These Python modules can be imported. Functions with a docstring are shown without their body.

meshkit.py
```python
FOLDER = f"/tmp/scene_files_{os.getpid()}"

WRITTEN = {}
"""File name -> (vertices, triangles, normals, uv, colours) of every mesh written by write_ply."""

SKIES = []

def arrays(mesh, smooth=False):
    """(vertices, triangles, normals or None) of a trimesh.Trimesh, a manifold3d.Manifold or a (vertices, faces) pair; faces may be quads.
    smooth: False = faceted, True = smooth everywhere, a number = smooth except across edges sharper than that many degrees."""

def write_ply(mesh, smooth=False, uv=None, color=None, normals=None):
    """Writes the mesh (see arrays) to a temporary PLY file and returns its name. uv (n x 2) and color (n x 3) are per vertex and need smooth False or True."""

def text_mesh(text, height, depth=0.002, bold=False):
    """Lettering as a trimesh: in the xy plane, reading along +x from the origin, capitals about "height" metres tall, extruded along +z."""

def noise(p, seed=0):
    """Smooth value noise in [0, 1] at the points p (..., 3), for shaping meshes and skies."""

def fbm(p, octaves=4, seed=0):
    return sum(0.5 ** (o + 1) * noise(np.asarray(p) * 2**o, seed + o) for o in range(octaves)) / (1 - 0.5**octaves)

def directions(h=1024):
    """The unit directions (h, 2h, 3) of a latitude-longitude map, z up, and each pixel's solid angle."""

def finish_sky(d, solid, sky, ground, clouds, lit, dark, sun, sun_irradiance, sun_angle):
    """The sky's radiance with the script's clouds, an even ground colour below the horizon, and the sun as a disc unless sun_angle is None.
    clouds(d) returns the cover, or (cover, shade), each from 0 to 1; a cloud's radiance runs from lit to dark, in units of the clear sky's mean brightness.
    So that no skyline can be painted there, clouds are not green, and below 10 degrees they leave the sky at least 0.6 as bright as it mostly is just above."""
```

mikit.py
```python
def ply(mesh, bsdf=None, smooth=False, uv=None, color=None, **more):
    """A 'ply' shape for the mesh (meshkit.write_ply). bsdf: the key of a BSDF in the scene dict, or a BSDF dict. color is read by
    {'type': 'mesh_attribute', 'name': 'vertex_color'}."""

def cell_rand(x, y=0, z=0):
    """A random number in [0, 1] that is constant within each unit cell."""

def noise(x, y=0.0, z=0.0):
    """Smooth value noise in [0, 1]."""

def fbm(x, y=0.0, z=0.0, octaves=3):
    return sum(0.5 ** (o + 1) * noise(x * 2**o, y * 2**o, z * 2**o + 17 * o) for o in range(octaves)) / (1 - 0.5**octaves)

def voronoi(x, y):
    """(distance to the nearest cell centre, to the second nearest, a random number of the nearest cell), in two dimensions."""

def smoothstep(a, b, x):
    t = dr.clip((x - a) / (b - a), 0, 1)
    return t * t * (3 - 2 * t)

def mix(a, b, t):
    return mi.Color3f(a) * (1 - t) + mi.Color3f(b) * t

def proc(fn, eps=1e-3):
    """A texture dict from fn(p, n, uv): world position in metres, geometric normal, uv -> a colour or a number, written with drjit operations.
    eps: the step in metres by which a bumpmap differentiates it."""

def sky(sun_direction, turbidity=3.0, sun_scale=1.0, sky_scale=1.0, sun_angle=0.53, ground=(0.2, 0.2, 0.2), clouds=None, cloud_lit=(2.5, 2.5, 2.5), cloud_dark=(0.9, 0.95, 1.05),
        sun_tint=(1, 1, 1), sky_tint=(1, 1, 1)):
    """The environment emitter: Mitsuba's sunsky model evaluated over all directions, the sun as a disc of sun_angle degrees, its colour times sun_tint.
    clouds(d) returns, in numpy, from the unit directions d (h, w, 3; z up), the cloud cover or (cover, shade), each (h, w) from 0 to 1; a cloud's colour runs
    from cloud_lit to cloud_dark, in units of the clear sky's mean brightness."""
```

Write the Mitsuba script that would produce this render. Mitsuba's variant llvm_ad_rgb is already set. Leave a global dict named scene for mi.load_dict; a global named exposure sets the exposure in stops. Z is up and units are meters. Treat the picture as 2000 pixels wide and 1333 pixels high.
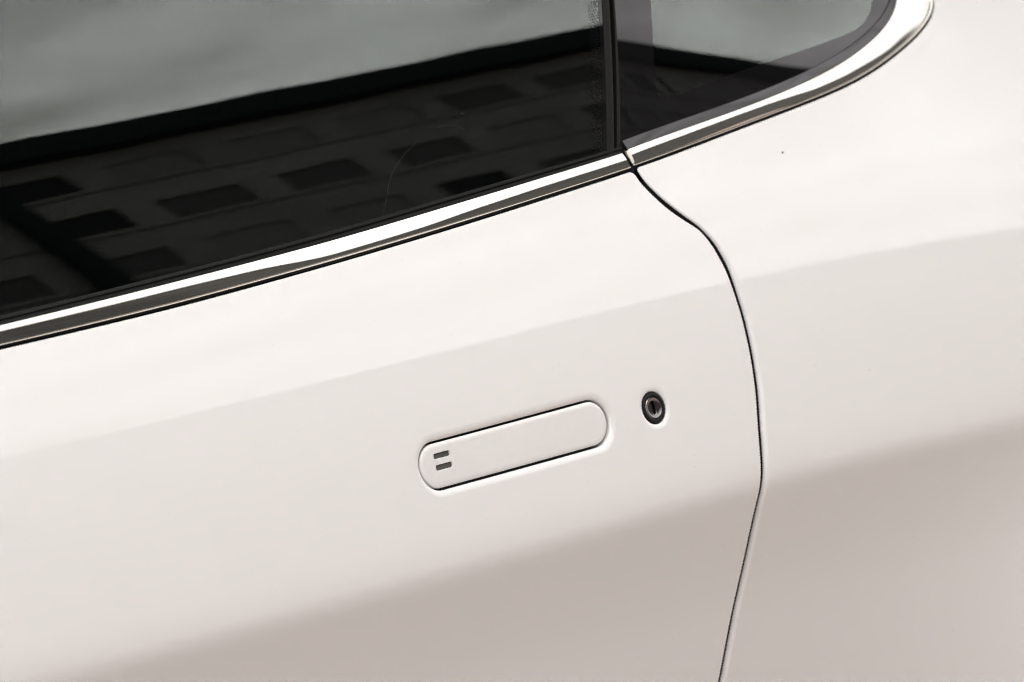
import math, numpy as np, trimesh, shapely, mitsuba as mi, mikit, meshkit
from scipy.interpolate import PchipInterpolator, CubicSpline
from scipy.ndimage import gaussian_filter1d
from scipy.spatial import Delaunay
from shapely.geometry import Polygon, LineString, Point

T = mi.ScalarTransform4f
scene, labels = {}, {}

# ------------------------------------------------------------------ camera, sky, exposure
Z0 = 0.86                                   # height of the door handle above the ground
AZ, EL, DIST = math.radians(45.0), math.radians(15.2), 5.0
view = np.array([math.sin(AZ) * math.cos(EL), math.cos(AZ) * math.cos(EL), -math.sin(EL)])
AIM = np.array([0.0, 0.022, Z0 + 0.0695])
EYE = AIM - DIST * view
FOV = 8.28
scene['camera'] = {'type': 'thinlens', 'fov': FOV, 'fov_axis': 'x', 'near_clip': 0.1, 'far_clip': 3000.0,
                   'aperture_radius': 0.0110, 'focus_distance': 4.97,
                   'to_world': T().look_at(origin=EYE.tolist(), target=AIM.tolist(), up=[0, 0, 1])}


def overcast(d):
    n = meshkit.fbm(d * np.array([3.0, 3.0, 7.0]), 4, 5)
    n2 = meshkit.fbm(d * np.array([13.0, 13.0, 24.0]) + 4, 4, 9)
    return np.ones(d.shape[:2]), np.clip(0.76 - 1.08 * d[..., 2] + (n - 0.5) * 1.0 + (n2 - 0.5) * 2.4, 0, 1)


scene['sky'] = mikit.sky([-0.16, -0.26, 0.95], turbidity=3, sun_scale=0.23, sun_angle=30, sun_tint=(0.92, 1.0, 1.12), clouds=overcast,
                         cloud_lit=(4.45, 4.45, 4.45), cloud_dark=(2.55, 2.48, 2.36))
exposure = 2.36

# ------------------------------------------------------------------ the car's side as a surface over (x along the car, s up the panel)
TILT = PchipInterpolator([-0.80, -0.40, -0.20, -0.125, -0.088, -0.056, -0.044, 0.0, 0.075, 0.12, 0.165, 0.20, 0.26, 0.40, 0.80],
                         [-16, -9, -5, -10, -11, 15, 17.5, 20.2, 26.8, 32.4, 38, 38, 35, 34, 36])
_s = np.linspace(-0.80, 0.80, 8001)
_t = np.radians(TILT(_s))
_ds = _s[1] - _s[0]


def _cum(f):
    c = np.concatenate([[0], np.cumsum((f[1:] + f[:-1]) / 2) * _ds])
    return CubicSpline(_s, c - np.interp(0.0, _s, c))


_Y, _Z = _cum(np.sin(_t)), _cum(np.cos(_t))
PLAN_R = 9.0


def plan(x):
    """How far the side curves inwards along the car."""
    return (x - 0.05) ** 2 / (2 * PLAN_R)


def drop(x):
    """How far the side's lines sink towards the tail."""
    return 0.085 * np.square(np.clip(x - 0.08, 0, None))


def flare(x, s):
    """The quarter panel swells out towards the wheel arch below the crease."""
    below = 0.012 * np.logaddexp(0, (-0.090 - s) / 0.012)
    return -1.2 * np.square(np.clip(x - 0.20, 0, 0.5)) * below


def body(x, s):
    x, s = np.broadcast_arrays(np.asarray(x, float), np.asarray(s, float))
    return np.stack([x, _Y(s) + plan(x) + flare(x, s), Z0 + _Z(s) - drop(x)], -1)


def normal_of(f, x, s, h=2e-4):
    a = f(x + h, s) - f(x - h, s)
    b = f(x, s + h) - f(x, s - h)
    n = np.cross(a, b)                      # x cross up = towards -y, out of the car
    return n / np.linalg.norm(n, axis=-1, keepdims=True)


def body_n(x, s):
    return normal_of(body, np.asarray(x, float), np.asarray(s, float))


# glass: a sheet of its own, recessed behind the belt line, barrel-shaped; w is measured up from the belt
BELT = 0.172
def glass_sheet(recess, tilt0, radius, plan_r, x0, twist=0.0):
    y0, z0 = float(_Y(BELT)) + recess, Z0 + float(_Z(BELT))
    t0 = math.radians(tilt0)

    def f(x, w):
        x, w = np.broadcast_arrays(np.asarray(x, float), np.asarray(w, float))
        ripple = 5e-6 * (np.sin(62 * x + 41 * w + 0.7) + np.sin(-29 * x + 88 * w + 2.0))   # the slight waviness of rolled glass
        a = t0 + twist * np.clip(x - x0 - 0.04, 0, None)
        t = a + w / radius
        y = y0 + ripple + radius * (np.cos(a) - np.cos(t)) + plan(x) + np.where(x > x0, (x - x0) ** 2 / (2 * plan_r), 0) - (0.0028 * np.clip((x - 0.38) / 0.17, 0, 1.5) ** 2 if twist else 0)
        return np.stack([x, y, z0 + radius * (np.sin(t) - np.sin(a))], -1)
    return f


door_glass = glass_sheet(0.0055, 20.25, 1.25, 1e9, 0.0)
quarter_glass = glass_sheet(0.0048, 20.55, 1.25, 3.0, 0.16, math.radians(2.9) / 0.24)

# ------------------------------------------------------------------ materials
def rgb(*c):
    return {'type': 'rgb', 'value': list(c)}


def bsdf(name, d):
    scene[name] = {'type': 'twosided', 'bsdf': d} if d['type'] not in ('thindielectric', 'dielectric') else d


bsdf('paint', {'type': 'plastic', 'diffuse_reflectance': rgb(0.738, 0.732, 0.733), 'int_ior': 1.5, 'nonlinear': True})
bsdf('chrome', {'type': 'roughconductor', 'alpha': 0.014, 'eta': rgb(2.2, 2.1, 1.95), 'k': rgb(4.0, 3.95, 3.8), 'specular_reflectance': rgb(0.98, 0.935, 0.885)})
bsdf('dark_chrome', {'type': 'roughconductor', 'alpha': 0.08, 'eta': rgb(2.2, 2.1, 2.05), 'k': rgb(2.6, 2.5, 2.45), 'specular_reflectance': rgb(0.42, 0.39, 0.39)})
bsdf('rubber', {'type': 'principled', 'base_color': rgb(0.007, 0.007, 0.007), 'roughness': 0.5, 'specular': 0.12})
bsdf('seal_gloss', {'type': 'principled', 'base_color': rgb(0.006, 0.006, 0.006), 'roughness': 0.28, 'specular': 0.35})
bsdf('matt_black', {'type': 'diffuse', 'reflectance': rgb(0.012, 0.012, 0.012)})
bsdf('slot_grey', {'type': 'principled', 'base_color': rgb(0.05, 0.048, 0.045), 'roughness': 0.5, 'specular': 0.3})
bsdf('frit', {'type': 'plastic', 'diffuse_reflectance': rgb(0.004, 0.004, 0.0045), 'int_ior': 1.5, 'specular_reflectance': rgb(1.0, 0.96, 0.98)})
bsdf('glass', {'type': 'thindielectric', 'int_ior': 1.56, 'specular_reflectance': rgb(0.94, 1.0, 0.95), 'specular_transmittance': rgb(0.40, 0.46, 0.41)})
bsdf('cabin_cloth', {'type': 'diffuse', 'reflectance': rgb(0.014, 0.014, 0.014)})
bsdf('scuff', {'type': 'diffuse', 'reflectance': rgb(0.05, 0.05, 0.05)})
bsdf('speck', {'type': 'diffuse', 'reflectance': rgb(0.10, 0.085, 0.07)})


# ------------------------------------------------------------------ mesh helpers
def curve(points, n):
    points = np.asarray(points, float)
    t = np.concatenate([[0], np.cumsum(np.linalg.norm(np.diff(points, axis=0), axis=1))])
    q = np.linspace(0, 1, n) * t[-1]
    return np.stack([CubicSpline(t, points[:, k])(q) for k in range(points.shape[1])], 1)


def keep(key, v, f, n, material):
    path = meshkit.write_ply((np.asarray(v), np.asarray(f)), False, normals=np.asarray(n))
    scene[key] = {'type': 'ply', 'filename': path, 'face_normals': False, 'bsdf': {'type': 'ref', 'id': material}}


def offset(f, h):
    return lambda x, s: f(x, s) + h * normal_of(f, np.asarray(x, float), np.asarray(s, float))


RINGS = np.array([0, 0.06, 0.16, 0.3, 0.5, 0.75, 1.05, 1.4, 1.9, 2.6, 3.5, 4.6, 6.0]) / 1000


def panel(key, f, poly, edges, material, grid=0.006, step=0.0014, skirt=0.014, rings=RINGS):
    """A pressed panel over the region poly of the surface f. edges: [(ring, [(r, R), ...])]: along that ring the panel rolls inwards over the last r metres on
    an arc of radius R."""
    pts, loops, at = [], [], 0
    for d in rings:
        q = poly.buffer(-d) if d else poly
        for g in getattr(q, 'geoms', [q]):
            for ring in [g.exterior, *g.interiors]:
                n = max(12, int(ring.length / (step * (1 if d < 0.003 else 1.8))))
                c = np.array([ring.interpolate(i / n, normalized=True).coords[0] for i in range(n)])
                if d == 0:
                    loops.append((at, n))
                pts.append(c)
                at += n
    x0, y0, x1, y1 = poly.bounds
    gx, gy = np.meshgrid(np.arange(x0, x1, grid), np.arange(y0, y1, grid * 0.87))
    gx = gx + (np.arange(len(gx)) % 2)[:, None] * grid / 2
    g = np.stack([gx.ravel(), gy.ravel()], 1)
    inner = poly.buffer(-rings[-1] * 1.3)
    if not inner.is_empty:
        pts.append(g[shapely.contains_xy(inner, g[:, 0], g[:, 1])])
    p = np.vstack(pts)
    tri = Delaunay(p).simplices
    c = p[tri].mean(1)
    a, b = p[tri[:, 1]] - p[tri[:, 0]], p[tri[:, 2]] - p[tri[:, 0]]
    area = a[:, 0] * b[:, 1] - a[:, 1] * b[:, 0]
    tri = np.where(area[:, None] < 0, tri[:, ::-1], tri)[shapely.contains_xy(poly, c[:, 0], c[:, 1]) & (abs(area) > 1e-13)]
    x, s = p.T
    n0 = normal_of(f, x, s)
    h = 1e-4
    tx = (f(x + h, s) - f(x - h, s)) / (2 * h)
    ts = (f(x, s + h) - f(x, s - h)) / (2 * h)
    depth, slope = np.zeros(len(p)), np.zeros((len(p), 3))
    for ring, arcs, *more in edges:
        scale = more[0] if more else np.ones_like
        def signed(q):
            d = shapely.distance(shapely.points(q), ring)
            return np.where(shapely.contains_xy(poly, q[:, 0], q[:, 1]), d, -d)
        reach = max(r for r, _ in arcs) * 1.02
        near = np.nonzero(shapely.distance(shapely.points(p), ring) < reach)[0]
        if not len(near):
            continue
        d = np.clip(shapely.distance(shapely.points(p[near]), ring), 0, None)
        e = 5e-5
        grad = np.stack([(signed(p[near] + [e, 0]) - signed(p[near] - [e, 0])), (signed(p[near] + [0, e]) - signed(p[near] - [0, e]))], 1)
        grad /= np.maximum(np.linalg.norm(grad, axis=1, keepdims=True), 1e-12)
        k = 0
        for r, R in arcs:
            f_ = scale(p[near][:, 1])
            q = np.clip((r * f_ - d) / (R * f_), 0, 0.995)
            depth[near] += R * f_ * (1 - np.sqrt(1 - q * q))
            k = k + q / np.sqrt(1 - q * q)
        slope[near] -= k[:, None] * (grad[:, :1] * tx[near] + grad[:, 1:] * ts[near])
    v = f(x, s) - n0 * depth[:, None]
    n = n0 + slope
    n /= np.linalg.norm(n, axis=1, keepdims=True)
    V, F, N = [v], [tri], [n]
    at = len(v)
    for start, m in (loops if skirt else ()):
        i = np.arange(start, start + m)
        j = np.roll(i, -1)
        tan = v[j] - v[np.roll(i, 1)]
        out = np.cross(tan, n0[i])
        out /= np.linalg.norm(out, axis=1, keepdims=True)
        V += [v[i], v[i] - n0[i] * skirt]
        N += [out, out]
        k = np.arange(m)
        kk = np.roll(k, -1)
        F.append(np.vstack([np.stack([at + k, at + kk, at + m + k], 1), np.stack([at + kk, at + m + kk, at + m + k], 1)]))
        at += 2 * m
    keep(key, np.vstack(V), np.vstack(F), np.vstack(N), material)


def sheet(key, f, poly, material, grid=0.006, step=0.003):
    panel(key, f, poly, [], material, grid, step, 0, np.array([0.0]))


def sweep(key, A, B, N, profile, material, smooth=30, taper=(0, 0)):
    """A closed profile [(u, v), ...], u from A (0) to B (1), v along N in metres, drawn along the curves A and B (n x 3)."""
    A, B, N, profile = map(np.asarray, (A, B, N, profile))
    n, k = len(A), len(profile)
    run = np.concatenate([[0], np.cumsum(np.linalg.norm(np.diff((A + B) / 2, axis=0), axis=1))])
    rise = np.ones(n)
    for r, e in ((taper[0], run), (taper[1], run[-1] - run)):
        if r:
            rise *= np.sqrt(np.clip(1 - (1 - np.clip(e / r, 0, 1)) ** 2, 0.0, 1))
    u, w = profile[:, 0], profile[:, 1]
    low = w.min()
    hgt = low + (w[None] - low) * (0.25 + 0.75 * rise[:, None])
    P = A[:, None] + (B - A)[:, None] * u[None, :, None] + N[:, None] * hgt[..., None]
    i, j = np.meshgrid(np.arange(n - 1), np.arange(k), indexing='ij')
    a, b = (i * k + j).ravel(), (i * k + (j + 1) % k).ravel()
    F = np.vstack([np.stack([a, b, b + k], 1), np.stack([a, b + k, a + k], 1)])
    caps = []
    for q, flip in ((0, 1), (n - 1, 0)):
        ring = P[q]
        base = len(P.reshape(-1, 3)) + len(caps) * (k + 1)
        caps.append((np.vstack([ring, ring.mean(0)]), base, flip))
    V = np.vstack([P.reshape(-1, 3), *[c[0] for c in caps]])
    for _, base, flip in caps:
        t = np.stack([base + np.arange(k), base + (np.arange(k) + 1) % k, np.full(k, base + k)], 1)
        F = np.vstack([F, t[:, ::-1] if flip else t])
    scene[key] = mikit.ply(trimesh.Trimesh(V, F, process=False), material, smooth=smooth)


def stadium(x, s, half_length, radius):
    d = half_length - radius
    return LineString([(x - d, s), (x + d, s)]).buffer(radius, quad_segs=48)


def label(key, text, category=None, **more):
    labels[key] = {'label': text, **({'category': category} if category else {}), **more}


# ------------------------------------------------------------------ the ground and the building across the street, seen as reflections
def box(x0, x1, y0, y1, z0, z1):
    return trimesh.creation.box(bounds=[[x0, y0, z0], [x1, y1, z1]])


bsdf('asphalt', {'type': 'diffuse', 'reflectance': mikit.proc(lambda p, n, uv: mikit.mix((0.31, 0.262, 0.234), (0.42, 0.355, 0.318), mikit.fbm(p.x * 3, p.y * 3, 0, 4)))})
scene['road'] = mikit.ply((np.array([[-900, -900, 0], [900, -900, 0], [900, 900, 0], [-900, 900, 0.0]]), np.array([[0, 1, 2, 3]])), 'asphalt')
label('road', 'grey asphalt road the car stands on, out of view below', kind='structure')

bsdf('facade', {'type': 'diffuse', 'reflectance': mikit.proc(lambda p, n, uv: mikit.mix((0.095, 0.097, 0.097), (0.145, 0.146, 0.143), mikit.fbm(p.x * 0.6, p.z * 0.9, 0, 3)))})
bsdf('facade_dark', {'type': 'diffuse', 'reflectance': rgb(0.012, 0.016, 0.018)})
bsdf('facade_blind', {'type': 'diffuse', 'reflectance': rgb(0.105, 0.106, 0.105)})
bsdf('facade_shade', {'type': 'diffuse', 'reflectance': rgb(0.050, 0.051, 0.053)})
bsdf('facade_trim', {'type': 'diffuse', 'reflectance': rgb(0.115, 0.115, 0.113)})
bsdf('facade_pane', {'type': 'principled', 'base_color': rgb(0.006, 0.007, 0.008), 'roughness': 0.3, 'specular': 0.06})
YB, HB = -40.0, 26.3
PITCH, FLOOR, WINDOW_W, WINDOW_H = 3.0, 2.9, 2.05, 1.35
cols = [-24 + PITCH * i for i in range(27)]
wall = [box(-30, 115, YB - 14, YB - 0.4, 0, HB - 0.4), box(cols[-1] + PITCH + 1.2, 115, YB - 0.4, YB + 0.02, 0, HB - 1.2)]
floors = [HB - 1.3 - FLOOR * (k + 1) for k in range(8)]
for z in floors:
    wall.append(box(-30, 115, YB - 0.4, YB, z + WINDOW_H + 0.7, z + FLOOR + 0.7))
    for c in [*cols, cols[-1] + PITCH]:
        wall.append(box(c - (PITCH - WINDOW_W) / 2, c + (PITCH - WINDOW_W) / 2, YB - 0.4, YB - 0.003, z + 0.7, z + WINDOW_H + 0.7))
for i, z in enumerate(floors[:5]):
    scene['office_building__ledge' + (f'_{i:03d}' if i else '')] = mikit.ply(box(-30, 115, YB - 0.1, YB + 0.12, z + 0.42, z + 0.56), 'facade_trim')
scene['office_building__wall'] = mikit.ply(trimesh.util.concatenate(wall), 'facade')
scene['office_building__roof'] = mikit.ply(box(-31, 116, YB - 15, YB + 0.9, HB - 1.2, HB + 0.15), 'facade_dark')
panes = [mikit.ply(box(-WINDOW_W / 2, WINDOW_W / 2, -0.25, -0.12, 0, WINDOW_H), m) for m in ('facade_pane', 'facade_shade', 'facade_blind')]
pick = np.random.default_rng(4)
k = 0
for z in floors[:4]:
    for c in cols[11:]:
        scene[f'office_building__window_{k:03d}' if k else 'office_building__window'] = {**panes[pick.choice(3, p=[0.20, 0.32, 0.48])], 'to_world': T().translate([c + PITCH / 2, YB, z + 0.7])}
        k += 1
pipe = trimesh.creation.cylinder(0.32, HB - 1.3, sections=16)
for i, c in enumerate((27.2, 30.4)):
    scene['office_building__downpipe' + (f'_{i:03d}' if i else '')] = {**mikit.ply(pipe, 'facade_dark', smooth=40), 'to_world': T().translate([c, YB + 0.45, (HB - 1.3) / 2])}
label('office_building', 'dark flat-roofed office building seen only as a reflection in the car windows', 'building')

# ------------------------------------------------------------------ the lines on the car's side, in (x, s)
L = np.array
gap_line = L([[0.1870, 0.1745], [0.1881, 0.16575], [0.19599, 0.14815], [0.20987, 0.13027], [0.22367, 0.11563], [0.23201, 0.10008], [0.23577, 0.07954], [0.23621, 0.05588],
              [0.23451, 0.02891], [0.23037, -0.00128], [0.22203, -0.03814], [0.21639, -0.06964], [0.21388, -0.08891], [0.20888, -0.13896], [0.20184, -0.18239],
              [0.19433, -0.2269], [0.175, -0.33], [0.14, -0.50]])
gap_x = PchipInterpolator(gap_line[::-1, 1], gap_line[::-1, 0])
belt_door = PchipInterpolator([-1.0, -0.425, -0.292, -0.149, 0.001, 0.137, 0.179, 0.30], [0.1490, 0.1514, 0.1526, 0.1567, 0.1630, 0.1701, 0.1729, 0.183])
trim_door = PchipInterpolator([-1.0, -0.417, -0.282, -0.140, 0.014, 0.147, 0.187, 0.30], [0.1610, 0.1678, 0.1704, 0.1740, 0.1802, 0.1861, 0.1885, 0.197])


quarter_body = [[0.1896, 0.1749], [0.2834, 0.1843], [0.3137, 0.1878], [0.3834, 0.1962], [0.4789, 0.2127], [0.5348, 0.2300], [0.5710, 0.2455], [0.5947, 0.2656],
                [0.599, 0.286], [0.597, 0.312], [0.583, 0.345], [0.545, 0.378]]
quarter_top = [[0.1902, 0.1903], [0.2942, 0.2005], [0.3249, 0.2038], [0.3961, 0.2138], [0.4584, 0.2271], [0.4972, 0.2396], [0.5284, 0.2540], [0.5481, 0.2697],
               [0.559, 0.290], [0.558, 0.315], [0.545, 0.338], [0.515, 0.358]]

# ------------------------------------------------------------------ the car: door, rear quarter and their fittings
label('car', 'white two-door car with a flush door handle, dark windows and chrome belt trim', 'car')

ss = np.linspace(-0.50, 0.1745, 260)
wide = -0.0006 * np.exp(-((ss - 0.152) / 0.016) ** 2) - 0.0026 * np.exp(-((ss - 0.119) / 0.013) ** 2)
edge = np.stack([gap_x(ss) - wide, ss], 1)
xs = np.linspace(-0.95, 0.30, 120)
top = np.stack([xs, belt_door(xs)], 1)
outer = Polygon(np.vstack([edge, [[0.1, 0.40], [-0.95, 0.40], [-0.95, -0.50]]]))
under_belt = Polygon(np.vstack([top, [[0.30, -0.6], [-0.95, -0.6]]]))
door_poly = outer.intersection(under_belt).buffer(-0.005, quad_segs=16).buffer(0.005, quad_segs=16)
edge_full = np.stack([gap_x(ss), ss], 1)
keep_out = Polygon(np.vstack([edge_full, [[0.187, 0.60], [-0.95, 0.60], [-0.95, -0.60], [0.12, -0.60]]])).buffer(0.0052)
qb = curve(quarter_body, 160)
quarter_poly = Polygon(np.vstack([[[0.10, -0.50]], [[0.16, 0.1720]], qb[qb[:, 1] < 0.345], [[0.60, 0.44], [1.05, 0.44], [1.05, -0.50]]])).buffer(0).difference(keep_out)
if hasattr(quarter_poly, 'geoms'):
    quarter_poly = max(quarter_poly.geoms, key=lambda g: g.area)
quarter_poly = quarter_poly.buffer(-0.003).buffer(0.003)

HANDLE = (-0.0158, 0.0012, 0.0922, 0.0158)
handle_poly = stadium(*HANDLE)
handle_hole = handle_poly.buffer(0.0017, quad_segs=48)
LOCK = (0.1240, 0.0004)
lock_hole = Point(LOCK).buffer(0.0119, quad_segs=64)
door_poly = door_poly.difference(handle_hole).difference(lock_hole)
rings = sorted(door_poly.interiors, key=lambda r: -r.length)
panel('car__door', body, door_poly, [(door_poly.exterior, [(0.0014, 0.0014)]), (rings[0], [(0.0009, 0.0009), (0.0056, 0.0096)]), (rings[1], [(0.0008, 0.0008), (0.0045, 0.0090)])], 'paint')
label('car__door', 'white painted door with a soft crease below its handle')
panel('car__rear_quarter', body, quarter_poly, [(quarter_poly.exterior, [(0.0036, 0.0036)], lambda s: np.interp(s, [0.06, 0.13], [1.0, 0.34]))], 'paint', skirt=0.0003)
label('car__rear_quarter', 'white painted rear quarter behind the curved door gap')

# the handle, flush in the door, with two slots
slots = []
for s in (0.0079, -0.0003):
    slots.append(shapely.box(-0.0860 - 0.0078, s - 0.0019, -0.0860 + 0.0078, s + 0.0019).buffer(-0.0012).buffer(0.0012, quad_segs=16))
hp = handle_poly
for q in slots:
    hp = hp.difference(q)
fine = np.array([0, 0.04, 0.1, 0.18, 0.28, 0.4, 0.55, 0.75, 1.0, 1.3, 1.8, 2.5, 3.3, 4.2]) / 1000
def handle_face(x, s):
    return body(x, s) - (0.0020 - 0.055 * (np.asarray(s, float) - HANDLE[1]))[..., None] * body_n(x, s)


panel('car__door__handle', handle_face, hp, [(hp.exterior, [(0.0009, 0.0009), (0.0040, 0.0100)]), *[(r, [(0.0004, 0.0004)]) for r in hp.interiors]], 'paint',
      grid=0.003, step=0.0006, skirt=0.006, rings=fine)
label('car__door__handle', 'flush white pill-shaped door handle with two small slots')
for i, q in enumerate(slots):
    key = 'car__door__handle_slot' + (f'_{i:03d}' if i else '')
    sheet(key, offset(body, -0.0032), q.buffer(0.0006), 'slot_grey', grid=0.001, step=0.0006)


# the key lock
def frame_at(f, x, s, lift=0.0):
    p, n = f(x, s), normal_of(f, np.float64(x), np.float64(s))
    a = np.array([1.0, 0, 0]) - n[0] * n
    a /= np.linalg.norm(a)
    m = np.eye(4)
    m[:3, 0], m[:3, 1], m[:3, 2], m[:3, 3] = a, np.cross(n, a), n, p + lift * n
    return m


def placed(mesh, m):
    mesh = mesh.copy()
    mesh.apply_transform(m)
    return mesh


lock = frame_at(body, *LOCK)
mm = 0.001
ring = L([[8.15, -6], [8.15, -1.5], [8.5, -0.9], [9.0, -0.65], [9.8, -0.6], [10.6, -0.8], [11.1, -1.3], [11.3, -2.0], [11.3, -6], [8.15, -6]]) * mm
scene['car__door__lock_ring'] = mikit.ply(placed(trimesh.creation.revolve(ring, sections=96), lock), 'rubber', smooth=35)
label('car__door__lock_ring', 'black rubber ring round the door lock')
face = L([[0, -6], [8.05, -6], [8.05, -1.3], [7.75, -1.0], [7.35, -1.0], [7.0, -1.25], [6.7, -1.4], [5.7, -1.66], [5.3, -1.73], [3.5, -1.79], [1.8, -1.82], [0, -1.84]]) * mm
core = trimesh.creation.revolve(face, sections=96)
key_cut = trimesh.creation.extrude_polygon(LineString([(0, -3.5 * mm), (0, 3.5 * mm)]).buffer(1.75 * mm), 0.012, engine='earcut')
key_cut.apply_translation([0, 0, -0.0052])
core = trimesh.boolean.difference([core, key_cut], engine='manifold')
scene['car__door__lock_cylinder'] = mikit.ply(placed(core, lock), 'dark_chrome', smooth=25)
label('car__door__lock_cylinder', 'dark chrome lock cylinder with a vertical keyhole')
flap = trimesh.creation.extrude_polygon(LineString([(0, -3.5 * mm), (0, 3.5 * mm)]).buffer(1.73 * mm), 0.0003, engine='earcut')
flap.apply_translation([0, 0, -0.0046])
scene['car__door__keyhole'] = mikit.ply(placed(flap, lock), 'matt_black')
rim = trimesh.creation.sweep_polygon(Point(0, 0).buffer(0.22 * mm, quad_segs=4), np.stack([1.8 * mm * np.cos(np.linspace(3.0, 6.9, 40)), -3.5 * mm + 1.8 * mm * np.sin(np.linspace(3.0, 6.9, 40))], 1) @ np.eye(2, 3) + [0, 0, -0.0018])
scene['car__door__keyhole_rim'] = mikit.ply(placed(rim, lock), 'chrome', smooth=50)

# windows and their printed borders
door_pane = Polygon([(-0.95, -0.04), (0.1595, -0.02), (0.3205, 0.42), (-0.95, 0.42)])
sheet('car__door_window', door_glass, door_pane, 'glass')
label('car__door_window', 'dark door window reflecting grey sky and a building')
pillar_x = lambda w: 0.1723 + 0.3656 * (w - 0.0258)      # the door window's rear edge at the height w
qpane = Polygon([(0.1730, -0.01), (0.32, 0.00), (0.46, 0.01), (0.56, 0.04), (0.60, 0.08), (0.60, 0.16), (0.52, 0.20), (0.2494, 0.20)])
sheet('car__quarter_window', quarter_glass, qpane, 'glass', grid=0.004)
label('car__quarter_window', 'small dark rear side window with a black printed border')
clear = L([[0.270, 0.150], [0.2608, 0.1167], [0.2462, 0.0793], [0.2385, 0.0580], [0.2372, 0.0490], [0.2410, 0.0445], [0.2490, 0.0436], [0.3092, 0.0480], [0.3847, 0.0505],
           [0.4648, 0.0530], [0.5044, 0.0607], [0.5170, 0.0706], [0.527, 0.088], [0.530, 0.110], [0.520, 0.145], [0.49, 0.170], [0.29, 0.170]])
clear = np.vstack([clear[:3], curve(clear[3:7], 24), curve(clear[7:15], 90), clear[15:]])
frit_poly = qpane.difference(Polygon(clear).buffer(-0.004).buffer(0.004, quad_segs=12))
sheet('car__quarter_window__printed_border', offset(quarter_glass, 0.0002), frit_poly, 'frit', grid=0.004, step=0.0015)

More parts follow.
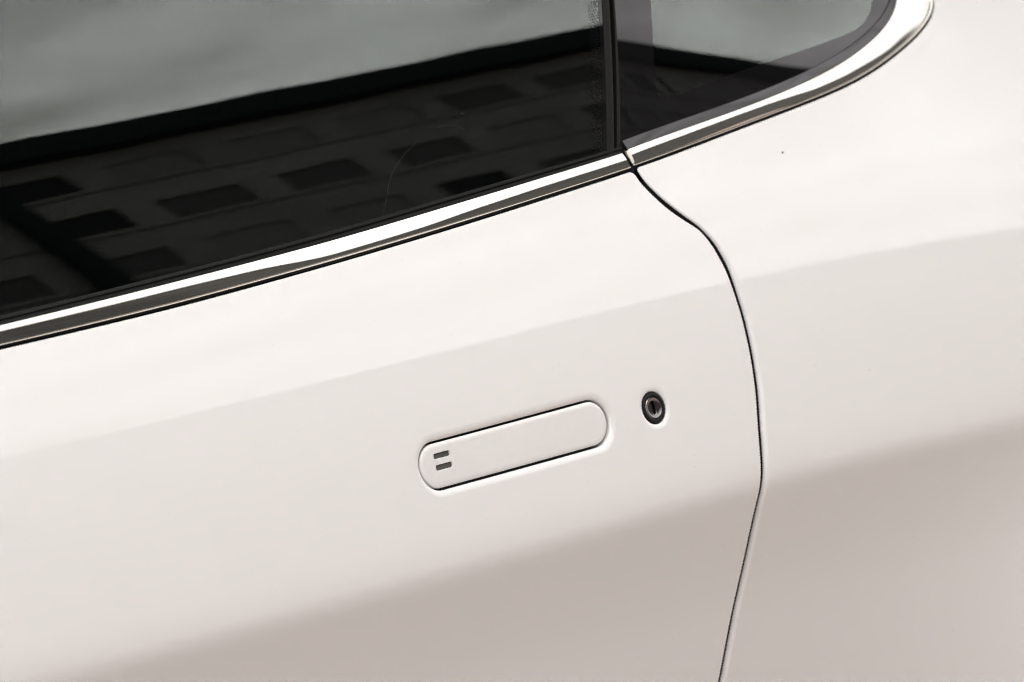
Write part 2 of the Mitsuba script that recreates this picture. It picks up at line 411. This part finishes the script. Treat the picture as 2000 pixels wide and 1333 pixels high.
# the dotted print along the door window's rear edge
dots = []
for i in range(-4, 80):
    for j in range(4):
        w = 0.012 + i * 0.0021
        x = pillar_x(w) - 0.0050 - (j + 0.5 * (i % 2)) * 0.0026
        r = 0.00085 - 0.00006 * j
        a = np.arange(7) / 7 * 2 * np.pi
        c = np.vstack([[x, w], np.stack([x + r * np.cos(a) * 1.15, w + r * np.sin(a)], 1)])
        dots.append(c)
D = np.vstack(dots)
one = np.stack([np.zeros(7, int), 1 + np.arange(7), 1 + (np.arange(7) + 1) % 7], 1)
dot_f = offset(door_glass, 0.0002)
keep('car__door_window__printed_dots', dot_f(D[:, 0], D[:, 1]), np.vstack([one + 8 * i for i in range(len(dots))]), normal_of(door_glass, D[:, 0], D[:, 1]), 'frit')
labels['car__door_window__printed_dots'] = {'label': 'fine black dot print along the rear edge of the door window', 'kind': 'stuff'}
ww = np.linspace(-0.01, 0.2, 60)
border = Polygon(np.vstack([np.stack([pillar_x(ww) - 0.0036, ww], 1), np.stack([pillar_x(ww) + 0.003, ww], 1)[::-1]]))
sheet('car__door_window__printed_border', offset(door_glass, 0.00025), border, 'frit', grid=0.004)


# the upright rubber strips between the two windows
def upright(key, f, left, right, lift, material, crown=0.0006):
    w = np.linspace(left[0][1], left[1][1], 60)
    xa = np.interp(w, [left[0][1], left[1][1]], [left[0][0], left[1][0]])
    xb = np.interp(w, [right[0][1], right[1][1]], [right[0][0], right[1][0]])
    A, B = f(xa, w), f(xb, w)
    prof = [(0, -0.004), (0, lift - 0.0008), (0.04, lift - 0.0003), (0.12, lift), (0.5, lift + crown), (0.88, lift), (0.96, lift - 0.0003), (1, lift - 0.0008), (1, -0.004)]
    sweep(key, A, B, normal_of(f, (xa + xb) / 2, w), prof, material)


# ------------------------------------------------------------------ chrome belt trims
def bright_profile(tilt_span=24.0, width=0.0155):
    """Convex strip with a thin bead along its lower edge."""
    R = width * 0.9 / (2 * math.sin(math.radians(tilt_span / 2)))
    u = np.linspace(0.04, 0.88, 40)
    c = (u - 0.46) * width
    v = np.sqrt(R * R - c * c) - R
    v -= v[0]
    pts = [(0.0, -0.006), (0.0, -0.0010), (0.012, -0.0004), (0.025, -0.0001)]
    pts += list(zip(u, v))
    e = v[-1]
    pts += [(0.890, e - 0.0003), (0.897, e - 0.0009), (0.908, e - 0.0010), (0.915, e - 0.0007), (0.925, e - 0.0003), (0.94, e - 0.00005), (0.955, e), (0.97, e - 0.00015), (0.983, e - 0.0005), (0.994, e - 0.0011), (1.0, e - 0.0018), (1.0, -0.006)]
    return pts


def belt_trim(key, b, t, high, text, taper):
    """b, t: lower and upper edge in (x, s); high: how far the upper edge stands off the body, which twists the strip."""
    n = len(b)
    low = 0.0012
    nb, nt = body_n(b[:, 0], b[:, 1]), body_n(t[:, 0], t[:, 1])
    B = body(b[:, 0] - 0.9 * low, b[:, 1] - 0.29 * low) + low * nb
    A = body(t[:, 0] - 0.9 * high, t[:, 1] - 0.29 * high) + high[:, None] * nt
    along = np.gradient((A + B) / 2, axis=0)
    N = np.cross(along, A - B)
    N /= np.linalg.norm(N, axis=1, keepdims=True)
    sweep(key, A, B, N, bright_profile(), 'chrome', smooth=22, taper=taper)
    label(key, text)
    return A, B, N


xd = np.linspace(-0.95, 0.1868, 420)
high_door = PchipInterpolator([-0.96, -0.57, -0.42, -0.344, -0.268, -0.192, -0.116, -0.04, 0.036, 0.112, 0.19], L([4.5, 4.76, 4.94, 5.01, 5.03, 4.33, 2.44, 2.58, 3.51, 3.86, 3.8]) * 0.001)(xd)
xe = xd - 0.0015 + 0.0050 * np.exp((xd - 0.1868) / 0.008)
tb = np.stack([xe, belt_door(xe) + 0.0022], 1)
tt = np.stack([xd, trim_door(xd)], 1)
At, Bt, Nt = belt_trim('car__door_trim', tb, tt, high_door, 'chrome strip along the bottom of the door window', (0, 0.0016))
nq = 420
qt_t = curve(L(quarter_top) + [0.0006, 0], nq)
whole = curve(L(quarter_body) + [0.0006, 0.0018], 3000)
near = np.maximum.accumulate(np.argmin(np.linalg.norm(qt_t[:, None] - whole[None], axis=2), axis=1)).astype(float)
qt_b = whole[np.round(gaussian_filter1d(near, 9, mode='nearest')).astype(int)]
lead = 0.0058 * np.exp(-np.arange(nq) / 14.0)
qt_b = np.stack([gaussian_filter1d(qt_b[:, k], 2, mode='nearest') for k in (0, 1)], 1) - np.stack([lead, 0.1 * lead], 1)
high_quarter = PchipInterpolator([0.0, 0.067, 0.134, 0.267, 0.334, 0.401, 0.468, 0.535, 0.601, 0.668, 0.735, 0.8, 1.0], L([4.62, 4.9, 4.95, 5.01, 4.9, 4.41, 3.74, 3.8, 4.0, 3.9, 4.6, 5.5, 6.0]) * 0.001)(np.linspace(0, 1, nq))
Aq, Bq, Nq = belt_trim('car__quarter_trim', qt_b, qt_t, high_quarter, 'chrome strip curving up round the rear side window', (0.0010, 0))

# rubber under the chrome, along the body
for key, A, B, N in (('car__door_trim_gasket', At, Bt, Nt), ('car__quarter_trim_gasket', Aq, Bq, Nq)):
    prof = [(0.2, -0.010), (0.2, -0.004), (0.9, -0.0028), (1.06, -0.0030), (1.10, -0.0040), (1.10, -0.010)]
    sweep(key, A, B, N, prof, 'rubber')

# seals between chrome and glass
wd = trim_door(xd) - BELT
base = door_glass(xd, wd * 0 + 0.0) * 0
seal_w = np.interp(xd, [-0.95, 0.0, 0.19], [0.0062, 0.0060, 0.0048])


def on_glass(f, P, up):
    """Points of the glass f standing the distance up above the points P, straight behind them along the glass's own slope."""
    out = []
    for p, h in zip(P, np.broadcast_to(up, len(P))):
        w = 0.0
        for _ in range(12):
            q = f(p[0], w)
            n = normal_of(f, np.float64(p[0]), np.float64(w))
            g = (f(p[0], w + 1e-4) - f(p[0], w - 1e-4)) / 2e-4
            w += float((p - q) @ g)
        out.append([p[0], w + h])
    return L(out)


gd = on_glass(door_glass, At, seal_w)
Cd = door_glass(gd[:, 0], gd[:, 1])
sweep('car__door_window_seal', Cd, At, Nt, [(0, -0.003), (0, 0.0006), (0.06, 0.0011), (0.2, 0.0014), (0.36, 0.0011), (0.45, 0.0002), (0.5, -0.0012), (0.98, -0.0016), (0.98, -0.006), (0.4, -0.006)], 'rubber')
gq = on_glass(quarter_glass, Aq, 0.0070)
Cq = quarter_glass(gq[:, 0], gq[:, 1])
DEBUG = (At, gd, Aq, gq)
sweep('car__quarter_window_seal', Cq, Aq, Nq, [(0, -0.003), (0, 0.0005), (0.03, 0.0008), (0.06, 0.0008), (1.0, 0.0003), (1.02, -0.0002), (1.02, -0.006), (0.4, -0.006)], 'frit')

upright('car__door_window_strip', door_glass, [(0.1723 + 0.3656 * -0.02, 0.0058), (0.2370, 0.2028)], [(0.1732, 0.0058), (0.2442, 0.2028)], 0.0012, 'rubber')
upright('car__quarter_window_strip', quarter_glass, [(0.1792, 0.0150), (0.2520, 0.2028)], [(0.1828, 0.0150), (0.2522, 0.2028)], 0.0006, 'rubber', 0.0003)

# inside: door shell and dark cabin, so that gaps and windows look into the dark
shell = shapely.box(-0.95, -0.50, 1.05, 0.168)
bsdf('jamb', {'type': 'diffuse', 'reflectance': rgb(0.07, 0.068, 0.065)})
sheet('car__inner_shell', offset(body, -0.0125), shell, 'jamb', grid=0.02, step=0.02)
cab = trimesh.creation.box(bounds=[[-1.6, 0.10, 0.40], [2.4, 1.60, 1.45]])
cab_keep = cab.triangles_center[:, 1] > 0.12
cab.update_faces(cab_keep)
scene['car__cabin'] = mikit.ply(cab, 'cabin_cloth')
scene['car__underbody'] = mikit.ply(box(-1.6, 1.6, 0.12, 1.5, 0.16, 0.38), 'matt_black')

# small marks: dust on the paint and an old scuff on the door window
specks = [(0.3443, 0.1632, 0.0009), (0.2965, 0.0015, 0.0004), (0.3546, -0.0112, 0.00035), (0.1507, -0.0486, 0.0003)]
for i, (x, s, r) in enumerate(specks):
    key = ('car__rear_quarter__dust_speck' if x > 0.24 else 'car__door__dust_speck')
    key += f'_{i:03d}' if key in scene else ''
    chip = trimesh.creation.icosphere(subdivisions=2, radius=r)
    chip.apply_scale([1.6, 0.8, 0.5])
    scene[key] = mikit.ply(placed(chip, frame_at(body, x, s)), 'speck', smooth=True)


def hairline(key, points, radius):
    c = curve(points, 60)
    p = door_glass(c[:, 0], c[:, 1]) + 0.0001 * normal_of(door_glass, c[:, 0], c[:, 1])
    scene[key] = mikit.ply(trimesh.creation.sweep_polygon(Point(0, 0).buffer(radius, quad_segs=2), p), 'scuff', smooth=60)


hairline('car__door_window__scratch', [[-0.0581, 0.0115], [-0.0511, 0.0214], [-0.0452, 0.0309], [-0.0350, 0.0411], [-0.0250, 0.0477], [-0.0097, 0.0549]], 0.00008)
hairline('car__door_window__scratch_001', [[0.0131, 0.0616], [0.0208, 0.0618], [0.0280, 0.0605], [0.0394, 0.0544]], 0.00007)
hairline('car__door_window__scratch_002', [[0.0398, 0.0684], [0.0405, 0.0676], [0.0416, 0.0666]], 0.0002)
